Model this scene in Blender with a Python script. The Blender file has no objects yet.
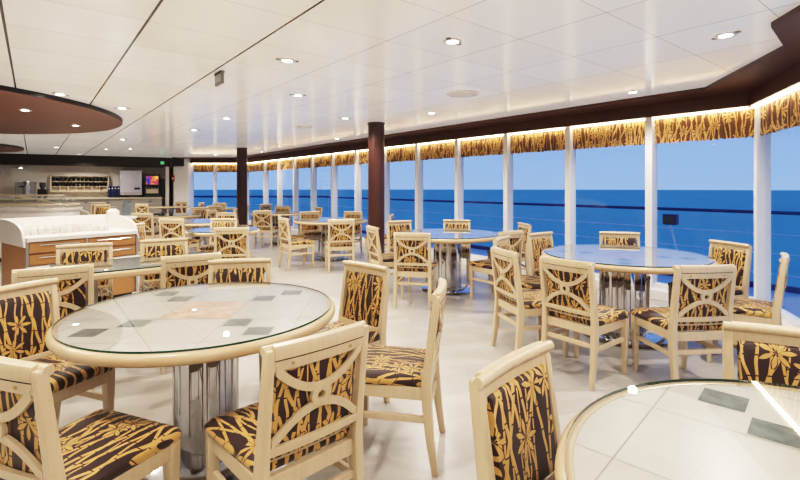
import bpy, bmesh, math, random
from mathutils import Vector, Matrix
random.seed(7)
PI = math.pi
S = bpy.context.scene
COL = S.collection

# ------------------------------------------------------------------ materials
def lin(r, g, b):
    f = lambda c: (c/255/12.92) if c/255 <= .04045 else ((c/255+.055)/1.055)**2.4
    return (f(r), f(g), f(b), 1)

class NT:
    def __init__(s, name):
        s.mat = bpy.data.materials.new(name); s.mat.use_nodes = True
        s.t = s.mat.node_tree; s.n = s.t.nodes; s.l = s.t.links
        s.out = s.n['Material Output']; s.b = s.n['Principled BSDF']
    def add(s, typ, **kw):
        n = s.n.new(typ)
        for k, v in kw.items(): setattr(n, k, v)
        return n
    def put(s, sock, v):
        if hasattr(v, 'is_linked'): s.l.new(v, sock)
        else: sock.default_value = v
    def m(s, op, a, b=0.0, c=None):
        n = s.add('ShaderNodeMath', operation=op)
        s.put(n.inputs[0], a); s.put(n.inputs[1], b)
        if c is not None: s.put(n.inputs[2], c)
        return n.outputs[0]
    def mix(s, f, a, b):
        n = s.add('ShaderNodeMix', data_type='RGBA')
        s.put(n.inputs[0], f); s.put(n.inputs[6], a); s.put(n.inputs[7], b)
        return n.outputs[2]
    def noise(s, vec, scale, detail=2.0):
        n = s.add('ShaderNodeTexNoise'); s.l.new(vec, n.inputs['Vector'])
        n.inputs['Scale'].default_value = scale; n.inputs['Detail'].default_value = detail
        return n.outputs['Fac']
    def white(s, v):
        n = s.add('ShaderNodeTexWhiteNoise', noise_dimensions='1D'); s.put(n.inputs['W'], v)
        return n.outputs['Value']
    def coord(s, which='Object'):
        return s.add('ShaderNodeTexCoord').outputs[which]
    def scaled(s, vec, sc):
        n = s.add('ShaderNodeMapping'); s.l.new(vec, n.inputs[0]); n.inputs['Scale'].default_value = sc
        return n.outputs[0]

def plain(name, c, rough=.5, metal=0.0, emit=None, es=0, coat=0):
    t = NT(name); b = t.b
    v = t.noise(t.coord(), 9.0, 3)
    c2 = tuple(x*.9 for x in c[:3])+(1,)
    t.l.new(t.mix(v, c, c2), b.inputs['Base Color'])
    b.inputs['Roughness'].default_value = rough; b.inputs['Metallic'].default_value = metal
    b.inputs['Coat Weight'].default_value = coat
    if emit: b.inputs['Emission Color'].default_value = emit; b.inputs['Emission Strength'].default_value = es
    return t.mat

def wood(name, c, d, rough=.35, sc=(60, 60, 4)):
    t = NT(name)
    v = t.noise(t.scaled(t.coord(), sc), 1.0, 4)
    t.l.new(t.mix(v, c, d), t.b.inputs['Base Color'])
    t.b.inputs['Roughness'].default_value = rough
    return t.mat

def fabric(name, gold, dark, P=.044, LS=9.0, rough=.55):
    t = NT(name); m = t.m
    uv = t.coord('UV'); sep = t.add('ShaderNodeSeparateXYZ'); t.l.new(uv, sep.inputs[0])
    rnd = t.add('ShaderNodeObjectInfo').outputs['Random']
    u = m('ADD', sep.outputs[0], m('MULTIPLY', rnd, 7.0)); v = m('ADD', sep.outputs[1], m('MULTIPLY', rnd, 3.0))
    cv = t.add('ShaderNodeCombineXYZ'); t.l.new(u, cv.inputs[0]); t.l.new(v, cv.inputs[1])
    wob = m('MULTIPLY', m('SUBTRACT', t.noise(cv.outputs[0], 7.0, 1), .5), .035)
    uw = m('ADD', u, wob)
    total = None
    for k, (ang, pk, ex) in enumerate([(5, P, .12), (-10, P*1.25, .3), (24, P*2.1, .35)]):
        a = math.radians(ang)
        s_ = m('DIVIDE', m('ADD', m('MULTIPLY', uw, math.cos(a)), m('MULTIPLY', v, math.sin(a))), pk)
        cell = m('FLOOR', s_); fr = m('FRACT', s_)
        r1 = t.white(m('ADD', cell, 13.3*k+.5)); r2 = t.white(m('ADD', cell, 57.1*k+100.5))
        cen = m('ADD', m('MULTIPLY', r1, .4), .3)
        wid = m('ADD', m('MULTIPLY', r2, .085 if k < 2 else .045), .05 if k < 2 else .04)
        line = m('LESS_THAN', m('ABSOLUTE', m('SUBTRACT', fr, cen)), wid)
        exist = m('GREATER_THAN', r2, ex)
        jo = m('GREATER_THAN', m('FRACT', m('ADD', m('DIVIDE', v, .075), m('MULTIPLY', r1, 5.0))), .07)
        g = m('MULTIPLY', m('MULTIPLY', line, exist), jo)
        total = g if total is None else m('MAXIMUM', total, g)
    vor = t.add('ShaderNodeTexVoronoi', voronoi_dimensions='2D'); t.l.new(cv.outputs[0], vor.inputs['Vector'])
    vor.inputs['Scale'].default_value = LS
    dif = t.add('ShaderNodeVectorMath', operation='SUBTRACT')
    t.l.new(cv.outputs[0], dif.inputs[0]); t.l.new(vor.outputs['Position'], dif.inputs[1])
    ds = t.add('ShaderNodeSeparateXYZ'); t.l.new(dif.outputs[0], ds.inputs[0])
    ln = t.add('ShaderNodeVectorMath', operation='LENGTH'); t.l.new(dif.outputs[0], ln.inputs[0])
    r = m('DIVIDE', ln.outputs['Value'], .5/LS)
    cs = t.add('ShaderNodeSeparateXYZ'); t.l.new(vor.outputs['Color'], cs.inputs[0])
    ang = m('ADD', m('MULTIPLY', m('ARCTAN2', ds.outputs[1], ds.outputs[0]), 7/(2*PI)), m('MULTIPLY', cs.outputs[0], 6.0))
    pet = m('MULTIPLY', m('ABSOLUTE', m('SUBTRACT', m('FRACT', ang), .5)), 2.0)
    prof = m('MULTIPLY', m('SINE', m('MULTIPLY', m('POWER', m('MINIMUM', r, 1.0), .8), PI)), .56)
    leaf = m('MULTIPLY', m('LESS_THAN', pet, prof), m('GREATER_THAN', cs.outputs[1], .36))
    halo = m('MULTIPLY', m('LESS_THAN', pet, m('ADD', prof, .18)), m('MULTIPLY', m('LESS_THAN', r, 1.0), m('GREATER_THAN', cs.outputs[1], .36)))
    total = m('MAXIMUM', m('MULTIPLY', total, m('SUBTRACT', 1.0, halo)), leaf)
    g2 = tuple(x*.72 for x in gold[:3])+(1,)
    gcol = t.mix(t.noise(cv.outputs[0], 30, 2), gold, g2)
    t.l.new(t.mix(total, dark, gcol), t.b.inputs['Base Color'])
    t.b.inputs['Roughness'].default_value = rough
    t.b.inputs['Sheen Weight'].default_value = .15
    return t.mat

def glass(name, tint, f0=.04, boost=1.0, cap=1.0, rough=0.0):
    """thin two-sided glass: reflection rises towards grazing angles"""
    t = NT(name); t.n.remove(t.b)
    tr = t.add('ShaderNodeBsdfTransparent'); tr.inputs[0].default_value = tint
    gl = t.add('ShaderNodeBsdfGlossy'); gl.inputs['Roughness'].default_value = rough
    lw = t.add('ShaderNodeLayerWeight'); lw.inputs[0].default_value = .5
    f = t.m('ADD', f0, t.m('MULTIPLY', t.m('POWER', lw.outputs['Facing'], 5.0), 1-f0))
    f = t.m('MINIMUM', t.m('MULTIPLY', f, boost), cap)
    mx = t.add('ShaderNodeMixShader'); t.l.new(f, mx.inputs[0]); t.l.new(tr.outputs[0], mx.inputs[1]); t.l.new(gl.outputs[0], mx.inputs[2])
    t.l.new(mx.outputs[0], t.out.inputs[0])
    return t.mat

def emis(name, c, s):
    t = NT(name); t.b.inputs['Base Color'].default_value = c
    t.b.inputs['Emission Color'].default_value = c; t.b.inputs['Emission Strength'].default_value = s
    return t.mat

# room axes: U runs along the window wall, V points out to sea
UX, UY = -.625, .7806
VX, VY = .7806, .625
def uv2xy(u, v): return (UX*u+VX*v, UY*u+VY*v)

def uvcoords(t):
    sep = t.add('ShaderNodeSeparateXYZ'); t.l.new(t.coord(), sep.inputs[0])
    x, y = sep.outputs[0], sep.outputs[1]
    u = t.m('ADD', t.m('MULTIPLY', x, UX), t.m('MULTIPLY', y, UY))
    v = t.m('ADD', t.m('MULTIPLY', x, VX), t.m('MULTIPLY', y, VY))
    return u, v, x, y

def ceiling_mat():
    t = NT('ceiling_white_lacquer_glow'); m = t.m
    u, v, x, y = uvcoords(t)
    sv = m('DIVIDE', m('SUBTRACT', v, .58), .73); su = m('DIVIDE', m('SUBTRACT', u, .77), .645)
    dv = m('MULTIPLY', m('ABSOLUTE', m('SUBTRACT', m('FRACT', m('ADD', sv, .5)), .5)), .73)
    du = m('MULTIPLY', m('ABSOLUTE', m('SUBTRACT', m('FRACT', m('ADD', su, .5)), .5)), .645)
    # joints at the inboard side are wide and dark, those by the windows narrow
    wide = m('LESS_THAN', v, 1.9)
    lv = m('LESS_THAN', dv, m('ADD', .0035, m('MULTIPLY', wide, .0045))); lu = m('LESS_THAN', du, .003)
    pc = t.add('ShaderNodeCombineXYZ'); t.l.new(m('FLOOR', sv), pc.inputs[0]); t.l.new(m('FLOOR', su), pc.inputs[1])
    wn = t.add('ShaderNodeTexWhiteNoise', noise_dimensions='2D'); t.l.new(pc.outputs[0], wn.inputs['Vector'])
    base = t.mix(wn.outputs['Value'], lin(250, 247, 241), lin(243, 239, 232))
    c1 = t.mix(m('MULTIPLY', lu, .55), base, lin(150, 135, 120))
    c2 = t.mix(m('MULTIPLY', lv, m('ADD', .55, m('MULTIPLY', wide, .4))), c1, lin(40, 34, 30))
    t.l.new(c2, t.b.inputs['Base Color'])
    t.l.new(c2, t.b.inputs['Emission Color']); t.b.inputs['Emission Strength'].default_value = .16  # faint self-glow added to brighten the panels, which are no lamps
    t.b.inputs['Roughness'].default_value = .13
    t.b.inputs['Specular IOR Level'].default_value = .55
    return t.mat

def floor_mat():
    t = NT('floor_pale_plank_tile')
    u, v, x, y = uvcoords(t)
    c = t.add('ShaderNodeCombineXYZ'); a = math.radians(17)
    t.l.new(t.m('ADD', t.m('MULTIPLY', x, math.cos(a)), t.m('MULTIPLY', y, math.sin(a))), c.inputs[0])
    t.l.new(t.m('SUBTRACT', t.m('MULTIPLY', y, math.cos(a)), t.m('MULTIPLY', x, math.sin(a))), c.inputs[1])
    br = t.add('ShaderNodeTexBrick'); t.l.new(c.outputs[0], br.inputs['Vector'])
    br.inputs['Color1'].default_value = lin(190, 184, 177); br.inputs['Color2'].default_value = lin(174, 168, 161)
    br.inputs['Mortar'].default_value = lin(176, 170, 164)
    br.inputs['Scale'].default_value = 1.0; br.inputs['Mortar Size'].default_value = .0025
    br.inputs['Brick Width'].default_value = .6; br.inputs['Row Height'].default_value = .15
    n = t.noise(t.scaled(c.outputs[0], (2, 14, 1)), 1.5, 4)
    t.l.new(t.mix(t.m('MULTIPLY', n, .35), br.outputs['Color'], lin(190, 182, 174)), t.b.inputs['Base Color'])
    t.b.inputs['Roughness'].default_value = .28
    return t.mat

def marble(name, a, b, sc=7):
    t = NT(name)
    n = t.noise(t.coord(), sc, 6)
    r = t.add('ShaderNodeValToRGB'); t.l.new(n, r.inputs[0])
    r.color_ramp.elements[0].position = .35; r.color_ramp.elements[0].color = a
    r.color_ramp.elements[1].position = .65; r.color_ramp.elements[1].color = b
    t.l.new(r.outputs[0], t.b.inputs['Base Color']); t.b.inputs['Roughness'].default_value = .3
    return t.mat

M = {}
M['cream'] = wood('cream_lacquered_wood', lin(213, 194, 166), lin(193, 170, 138), .32)
M['rim'] = wood('cream_rim_wood', lin(212, 188, 156), lin(192, 164, 130), .28, (8, 8, 8))
M['plug'] = plain('screw_plug_tan', lin(190, 155, 105), .5)
M['fabric'] = fabric('bamboo_print_fabric', lin(214, 170, 102), lin(52, 26, 22), LS=8.2)
M['valance'] = fabric('bamboo_print_valance', lin(230, 184, 116), lin(104, 66, 40), P=.05, LS=8)
M['foot'] = plain('dark_leg_tip', lin(50, 40, 34), .6)
M['stone'] = marble('pale_marble_tile', lin(206, 200, 190), lin(188, 180, 170), 3)
M['grout'] = plain('grey_tile_joint', lin(160, 154, 148), .6)
M['pink'] = marble('rose_marble_tile', lin(202, 150, 122), lin(226, 196, 172), 14)
M['green'] = marble('dark_slate_tile', lin(70, 78, 76), lin(104, 112, 110), 30)
M['tglass'] = glass('table_glass', (.97, .985, .98, 1), .06, 1.5, .88)
M['gedge'] = plain('green_glass_edge', lin(40, 78, 66), .1)
M['chrome'] = plain('polished_steel', lin(205, 205, 208), .12, 1.0)
M['mirror'] = plain('mirror_polished_steel', lin(200, 200, 204), .03, 1.0)
M['steel'] = plain('brushed_steel', lin(190, 190, 192), .32, 1.0)
M['white'] = plain('white_paint', lin(240, 236, 230), .35)
M['whitegloss'] = plain('white_solid_surface', lin(228, 221, 214), .2)
M['wall'] = plain('warm_white_wall', lin(226, 218, 208), .5)
M['brown'] = wood('dark_brown_panel', lin(98, 60, 48), lin(84, 50, 40), .38, (3, 3, 3))
M['canopy'] = wood('red_brown_canopy', lin(124, 76, 56), lin(114, 68, 50), .4, (2, 2, 2))
M['darkband'] = wood('blackish_brown_band', lin(36, 20, 18), lin(28, 16, 14), .4, (3, 3, 3))
M['column'] = wood('maroon_column_paint', lin(78, 48, 42), lin(66, 40, 36), .3, (4, 4, 4))
M['oak'] = wood('honey_wood_veneer', lin(178, 132, 86), lin(154, 110, 70), .35, (5, 5, 60))
M['black'] = plain('black_plastic', lin(22, 20, 22), .35)
M['darkgrey'] = plain('dark_grey_plastic', lin(60, 60, 64), .4)
M['bluebin'] = plain('navy_plastic', lin(28, 44, 96), .4)
M['beige'] = plain('beige_laminate', lin(212, 196, 170), .45)
M['greydoor'] = plain('grey_laminate', lin(170, 162, 152), .4)
M['greymetal'] = plain('grey_painted_metal', lin(150, 144, 134), .4)
M['silver'] = plain('silver_panel', lin(200, 200, 210), .3)
M['red'] = plain('red_plastic', lin(200, 40, 34), .4)
M['exitgreen'] = emis('green_sign_light', lin(60, 190, 120), .8)
M['lamp'] = emis('lamp_glow', (1, .95, .86, 1), 30)
M['strip'] = emis('warm_strip_glow', (1, .84, .58, 1), 12)
M['pane'] = glass('window_pane_glass', (.92, .96, 1, 1), .035, 1.0, .10)
M['cglass'] = glass('clear_glass', (.93, .97, .97, 1), .05, 1.4, .6)
M['deck'] = plain('blue_grey_deck_paint', lin(150, 180, 205), .6)
M['railblue'] = plain('navy_handrail_paint', lin(30, 52, 110), .4)
M['railwhite'] = plain('white_railing_paint', lin(215, 225, 240), .4)
M['packet'] = plain('white_paper', lin(245, 240, 232), .7)
M['redpaper'] = plain('dull_red_paper', lin(176, 90, 76), .7)
M['bluewater'] = glass('pale_blue_glass', (.80, .89, .97, 1), .06, 1.0, .5)
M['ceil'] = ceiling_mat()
M['floor'] = floor_mat()
def screen_mat():
    t = NT('colourful_lit_screen')
    n = t.add('ShaderNodeTexVoronoi'); t.l.new(t.coord(), n.inputs['Vector']); n.inputs['Scale'].default_value = 9
    r = t.add('ShaderNodeValToRGB'); t.l.new(t.noise(t.coord(), 7, 1), r.inputs[0])
    cr = r.color_ramp; cr.elements[0].position = .35; cr.elements[0].color = lin(40, 60, 170)
    cr.elements[1].position = .66; cr.elements[1].color = lin(235, 190, 90)
    e = cr.elements.new(.5); e.color = lin(190, 70, 70)
    t.l.new(r.outputs[0], t.b.inputs['Base Color']); t.l.new(r.outputs[0], t.b.inputs['Emission Color'])
    t.b.inputs['Emission Strength'].default_value = .6
    return t.mat
M['screen'] = screen_mat()
def sea_mat():
    t = NT('dusk_sea_water')
    c = t.scaled(t.coord(), (.02, .004, 1))
    t.l.new(t.mix(t.noise(c, 1.0, 4), lin(112, 190, 196), lin(90, 168, 180)), t.b.inputs['Base Color'])
    t.b.inputs['Roughness'].default_value = .75
    t.b.inputs['Specular IOR Level'].default_value = .3
    return t.mat
M['sea'] = sea_mat()

# ------------------------------------------------------------------ mesh builder
class MB:
    def __init__(s): s.v = []; s.f = []; s.mi = []; s.uv = {}
    def quadstrip(s, rings, closed=True, mi=0, caps=True):
        base = len(s.v); n = len(rings[0])
        for r in rings: s.v += [tuple(p) for p in r]
        for i in range(len(rings)-1):
            for j in range(n if closed else n-1):
                k = (j+1) % n
                s.f.append((base+i*n+j, base+i*n+k, base+(i+1)*n+k, base+(i+1)*n+j)); s.mi.append(mi)
        if caps and closed:
            s.f.append(tuple(base+j for j in reversed(range(n)))); s.mi.append(mi)
            s.f.append(tuple(base+(len(rings)-1)*n+j for j in range(n))); s.mi.append(mi)
        return s
    def box(s, x0, x1, y0, y1, z0, z1, mi=0):
        return s.quadstrip([[(x0,y0,z0),(x1,y0,z0),(x1,y1,z0),(x0,y1,z0)], [(x0,y0,z1),(x1,y0,z1),(x1,y1,z1),(x0,y1,z1)]], mi=mi)
    def poly(s, pts, mi=0):
        b = len(s.v); s.v += [tuple(p) for p in pts]; s.f.append(tuple(range(b, b+len(pts)))); s.mi.append(mi); return s
    def prism(s, pts2, z0, z1, mi=0):
        return s.quadstrip([[(x,y,z0) for x,y in pts2], [(x,y,z1) for x,y in pts2]], mi=mi)
    def lathe(s, prof, n=48, c=(0,0), mi=0):
        return s.quadstrip([[(c[0]+r*math.cos(2*PI*j/n), c[1]+r*math.sin(2*PI*j/n), z) for j in range(n)] for r, z in prof], mi=mi)
    def bar(s, p, q, w, h, mi=0, up=(0,0,1)):
        p = Vector(p); q = Vector(q); d = (q-p).normalized(); up = Vector(up)
        a = d.cross(up).normalized(); b = a.cross(d)
        a *= w/2; b *= h/2
        return s.quadstrip([[p-a-b, p+a-b, p+a+b, p-a+b], [q-a-b, q+a-b, q+a+b, q-a+b]], mi=mi)
    def tube(s, pts, r, n=8, mi=0):
        pts = [Vector(p) for p in pts]; rings = []
        for i, p in enumerate(pts):
            d = (pts[min(i+1, len(pts)-1)]-pts[max(i-1, 0)]).normalized()
            up = Vector((0,0,1)) if abs(d.z) < .9 else Vector((1,0,0))
            a = d.cross(up).normalized(); b = a.cross(d)
            rings.append([p+(a*math.cos(2*PI*j/n)+b*math.sin(2*PI*j/n))*r for j in range(n)])
        return s.quadstrip(rings, mi=mi)
    def build(s, name, mats, parent=None, smooth=False, bevel=0, uvf=None, segs=2):
        me = bpy.data.meshes.new(name); me.from_pydata(s.v, [], s.f)
        if not isinstance(mats, (list, tuple)): mats = [mats]
        for mm in mats: me.materials.append(mm)
        me.polygons.foreach_set('material_index', s.mi)
        bm = bmesh.new(); bm.from_mesh(me)
        bmesh.ops.recalc_face_normals(bm, faces=bm.faces)
        if bevel:
            es = [e for e in bm.edges if len(e.link_faces) == 2 and e.calc_face_angle(0) > .5]
            bmesh.ops.bevel(bm, geom=es, offset=bevel, segments=segs, affect='EDGES', profile=.5)
        if uvf:
            lay = bm.loops.layers.uv.new('UVMap')
            for f in bm.faces:
                for l in f.loops: l[lay].uv = uvf(l.vert.co)
        bm.to_mesh(me); bm.free()
        if smooth:
            me.polygons.foreach_set('use_smooth', [True]*len(me.polygons))
            me.set_sharp_from_angle(angle=math.radians(40))
        o = bpy.data.objects.new(name, me); COL.objects.link(o)
        if parent: o.parent = parent
        return o

def tag(o, label=None, cat=None, group=None, kind=None):
    if label: o['label'] = label
    if cat: o['category'] = cat
    if group: o['group'] = group
    if kind: o['kind'] = kind
    return o
def thing(name, loc, rz, label, cat, group=None):
    o = bpy.data.objects.new(name, None); COL.objects.link(o); o.empty_display_size = .1
    o.location = loc; o.rotation_euler = (0, 0, rz)
    return tag(o, label, cat, group)
def copy_tree(o, parent=None):
    c = o.copy(); COL.objects.link(c)
    if parent: c.parent = parent
    for ch in list(o.children): copy_tree(ch, c)
    return c
def struct(name, mb, mat, parent=None, **kw):
    o = mb.build(name, mat, parent, **kw)
    if not parent: o['kind'] = 'structure'
    return o

# ------------------------------------------------------------------ room shell
CEIL = 2.48
C0 = (3.97, 5.04)                     # bend in the window wall
W3 = (-.362, -.932)                   # direction of the window wall that comes towards us
N3 = (.932, -.362)                    # outwards
E0 = uv2xy(17.0, 6.25)                # far end of the long window wall
EL = (-8.2, E0[1])
BK0 = (-8.9, 17.32); BKD = (-.883, -.469); BKN = (.469, -.883)
def bk(t, off): return (BK0[0]+BKD[0]*t+BKN[0]*off, BK0[1]+BKD[1]*t+BKN[1]*off)
BK1 = bk(10, 0)
def w3(t, off=0): return (C0[0]+W3[0]*t+N3[0]*off, C0[1]+W3[1]*t+N3[1]*off)
REAR = -3.4
tR = (C0[1]-REAR)/.932
room = [E0, EL, BK0, BK1, (BK1[0], REAR), w3(tR), C0]
struct('floor', MB().prism([(x, y) for x, y in room], -.12, 0), M['floor'])
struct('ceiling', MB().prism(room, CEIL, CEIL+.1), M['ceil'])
mb = MB()
def wallbox(mb, p, q, z0, z1, th=.12, side=1, mi=0):
    dx, dy = q[0]-p[0], q[1]-p[1]; L = math.hypot(dx, dy); nx, ny = dy/L*side*th, -dx/L*side*th
    return mb.prism([p, q, (q[0]+nx, q[1]+ny), (p[0]+nx, p[1]+ny)], z0, z1, mi)
struct('wall_back', wallbox(MB(), BK0, BK1, 0, CEIL, .12, 1), M['wall'])
struct('wall_left', wallbox(MB(), BK1, (BK1[0], REAR), 0, CEIL, .12, -1), M['wall'])
struct('wall_rear', wallbox(MB(), (BK1[0], REAR), w3(tR), 0, CEIL, .12, 1), M['wall'])
struct('wall_corner', wallbox(MB(), EL, BK0, 0, CEIL, .12, -1), M['wall'])
# low kerbs and head panels of the window walls
struct('wall_window_side', MB().prism([uv2xy(1.3, 6.02), uv2xy(17.0, 6.02), uv2xy(17.0, 6.36), uv2xy(1.3, 6.36)], 0, .12)
       .prism([uv2xy(1.45, 6.26), uv2xy(17.0, 6.26), uv2xy(17.0, 6.36), uv2xy(1.45, 6.36)], 2.2, CEIL), M['white'], bevel=.006)
struct('wall_window_right', MB().prism([w3(0, -.16), w3(5.0, -.16), w3(5.0, .1), w3(0, .1)], 0, .12)
       .prism([w3(0, .01), w3(5.0, .01), w3(5.0, .1), w3(0, .1)], 2.2, CEIL), M['white'], bevel=.006)
struct('wall_right', wallbox(MB(), w3(5.0), w3(tR), 0, CEIL, .12, -1), M['wall'])
struct('wall_end', MB().box(EL[0], E0[0], E0[1]-.15, E0[1]+.1, 0, .12).box(EL[0], E0[0], E0[1]+.01, E0[1]+.1, 2.2, CEIL)
       .box(EL[0]-.12, -7.78, E0[1]-.35, E0[1]+.1, 0, CEIL), M['white'], bevel=.006)

# brown soffit round the windows (trim_1), vertical fascias (trim_2..4)
ue = (16.7-.625*5.71)/.7806
inner = [(-8.2, 16.7), uv2xy(ue, 5.71), (3.295, 4.95), (2.91, 3.46), (2.43, 3.0), (2.0, 1.0), (.9, REAR+.01)]
outer = [w3(tR-.02, -.005), (C0[0]-.004, C0[1]), (E0[0], E0[1]-.005), (-8.2, E0[1]-.005)]
struct('trim_1', MB().prism(inner+outer, 2.445, CEIL-.001), M['brown'])
def fascia(name, p, q):                # p,q on the room face, 5 cm thick, hanging from the soffit
    struct(name, wallbox(MB(), p, q, 2.285, 2.446, .045, 1), M['brown'])
fascia('trim_2', uv2xy(1.52, 6.09), uv2xy(16.9, 6.09))
struct('trim_3', wallbox(MB(), w3(0, -.14), w3(8.5, -.14), 2.285, 2.446, .045, -1), M['brown'])
struct('trim_4', MB().box(EL[0]+.3, E0[0]-.02, E0[1]-.16, E0[1]-.115, 2.285, 2.446), M['brown'])
# dark bulkhead over the servery
struct('trim_5', MB().prism([bk(-.2, .55), bk(9.8, .55), bk(9.8, .02), bk(-.2, .02)], 2.13, CEIL-.001), M['darkband'])
struct('trim_6', MB().prism([bk(-.3, .05), bk(-.3, .5), bk(-.62, .9), (-8.25, 16.55), (-8.25, 17.2)], 2.16, CEIL-.001), M['darkband'])
# door recess panel at the far corner
struct('door_1', MB().prism([(-8.58, 16.98), (-8.45, 16.98), (-8.45, 17.02), (-8.58, 17.02)], 0, 2.12), M['darkband'])
struct('trim_7', MB().prism([bk(-.02, .0), bk(-.02, .62), bk(-.14, .62), bk(-.14, 0)], 0, 2.15), M['wall'])

# windows
nwin = 0
ORD = ['first', 'second', 'third', 'fourth', 'fifth', 'sixth', 'seventh', 'eighth', 'ninth', 'tenth', 'eleventh', 'twelfth', 'thirteenth']
def make_window(a, b, n, endpost=True, post=.085):
    """one bay from a to b (points on the wall line), n = outward normal"""
    global nwin; nwin += 1
    d = Vector((b[0]-a[0], b[1]-a[1])); L = d.length; d.normalize()
    P = lambda s, o: (a[0]+d.x*s+n[0]*o, a[1]+d.y*s+n[1]*o)
    fr = MB()
    if endpost: fr.prism([P(L-post/2, -.1), P(L+post/2, -.1), P(L+post/2, .06), P(L-post/2, .06)], .12, 2.285)
    fr.prism([P(.04, -.02), P(L-.04, -.02), P(L-.04, .06), P(.04, .06)], .12, .17)
    fr.prism([P(.04, -.02), P(L-.04, -.02), P(L-.04, .06), P(.04, .06)], 2.15, 2.2)
    w = struct('window_%d' % nwin, fr, M['white'], bevel=.004)
    p = MB().poly([(*P(.03, .02), .15), (*P(L-.03, .02), .15), (*P(L-.03, .02), 2.17), (*P(.03, .02), 2.17)]).build('pane', M['pane'], w)
    return w
def make_valance(a, b, n, label, off=-.035):
    d = Vector((b[0]-a[0], b[1]-a[1])); L = d.length; d.normalize()
    mbv = MB(); N = 110; front = []; back = []
    rows = [2.262, 2.2, 2.1, 1.985, 1.955]
    rings = []
    for i in range(N+1):
        s = .05+(L-.1)*i/N
        w = .010*math.sin(i*1.05)+.006*math.sin(i*.47+1.3)
        rings.append([(a[0]+d.x*s+n[0]*(off+w*(.4+.25*k)), a[1]+d.y*s+n[1]*(off+w*(.4+.25*k)), z-(.008*math.sin(i*.9) if k == 4 else 0)) for k, z in enumerate(rows)])
    mbv.quadstrip(rings, closed=False)
    o = mbv.build('valance', M['valance'], smooth=True, uvf=lambda co: (co.x*d.x+co.y*d.y, co.z*.8))
    return tag(o, label, 'valance', 'bamboo print valances over the windows')
SP = 1.14
us = [1.45+SP*i for i in range(14)]; us[-1] = 16.95
for i in range(13):
    a, b = uv2xy(us[i], 6.25), uv2xy(us[i+1], 6.25)
    make_window(a, b, (VX, VY))
    make_valance(a, b, (VX, VY), 'gathered bamboo print valance, %s along the long window wall from the bend' % ORD[i])
for i in range(4):
    a, b = w3(SP*i+(.04 if i == 0 else .24)), w3(SP*(i+1)+.24)
    make_window(a, b, N3)
    if i == 0: make_valance(a, b, N3, 'gathered bamboo print valance at the right edge, nearer than the corner post')
ex = [-7.78, -6.92, E0[0]]
for i in range(2):
    make_window((ex[i], E0[1]), (ex[i+1], E0[1]), (0, 1), endpost=(i == 0))
    make_valance((ex[i], E0[1]), (ex[i+1], E0[1]), (0, 1), 'gathered valance on the far end wall, %s bay' % ('left' if i == 0 else 'right'))
struct('trim_8', MB().prism([w3(-.02, -.06), w3(.04, -.05), w3(.04, .08), (C0[0]+.1, C0[1]+.05), uv2xy(1.475, 6.31), uv2xy(1.475, 6.19)], .12, 2.285), M['white'], bevel=.004)
# light strips above the valances
def strip(pts, label):
    o = MB().prism(pts, 2.268, 2.282).build('light_strip', M['strip']); tag(o, label, 'light strip', 'warm cove lights above the valances')
strip([uv2xy(1.55, 6.155), uv2xy(16.9, 6.155), uv2xy(16.9, 6.20), uv2xy(1.55, 6.20)], 'warm glowing light strip along the long window wall above the valances')
strip([w3(.05, -.10), w3(8, -.10), w3(8, -.055), w3(.05, -.055)], 'warm glowing light strip at the right edge above the nearest valance')
strip([(-7.75, E0[1]-.105), (E0[0]-.05, E0[1]-.105), (E0[0]-.05, E0[1]-.06), (-7.75, E0[1]-.06)], 'warm glowing light strip above the far end windows')

# columns
for x, y, lab in [(-.40, 7.73, 'round dark maroon column nearer the camera, beside a round table'), (-4.38, 12.7, 'round dark maroon column farther away near the end windows')]:
    o = MB().lathe([(.15, 0), (.15, .06), (.138, .065), (.138, CEIL-.03), (.15, CEIL-.025), (.15, CEIL-.001)], 40).build('column', M['column'], smooth=True)
    o.location = (x, y, 0); tag(o, lab, 'column', 'round columns')

# dropped round canopies
for x, y, r, lab in [(-7.05, 5.85, 3.0, 'large round red-brown dropped ceiling canopy with downlights'), (-12.3, 11.2, 2.4, 'round brown dropped ceiling canopy farther back at the left edge')]:
    o = MB().lathe([(r, CEIL-.001), (r, 2.425), (r-.012, 2.418)], 128).build('ceiling_canopy', M['canopy'])
    o.data.materials.append(M['darkband'])
    for p in o.data.polygons:
        if abs(p.normal.z) < .5: p.material_index = 1
    o.location = (x, y, 0); tag(o, lab, 'ceiling canopy', 'dropped canopies')

# ------------------------------------------------------------------ downlights
def downlight(x, y, lab, zc=CEIL, power=38):
    t = thing('downlight', (x, y, zc), random.uniform(0, 3), lab, 'ceiling light', 'recessed downlights')
    if proto_dl:
        for ch in proto_dl[0].children: copy_tree(ch, t)
    else:
        MB().quadstrip([[(r*math.cos(2*PI*j/28)*k, r*math.sin(2*PI*j/28), z) for j in range(28)] for r, z, k in [(.07, -.0005, 1), (.068, -.008, 1), (.045, -.009, 1), (.042, -.002, 1)]], caps=False).build('trim_ring', M['white'], t, smooth=True)
        MB().lathe([(.043, -.001), (.04, -.0045)], 24).build('lens', M['lamp'], t)
        for s in (-1, 1):
            MB().bar((s*.095, -.01, -.004), (s*.045, .0, -.004), .035, .008).build('bracket', M['greymetal'], t, bevel=.003)
        proto_dl.append(t)
    if power:
        ld = bpy.data.lights.new('lamp_light', 'SPOT'); ld.energy = power*1.05; ld.color = (1, .94, .85)
        ld.spot_size = math.radians(152); ld.spot_blend = .5; ld.shadow_soft_size = .045
        lo = bpy.data.objects.new('lamp_light', ld); COL.objects.link(lo); lo.parent = t; lo.location = (0, 0, -.03)
proto_dl = []
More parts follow.
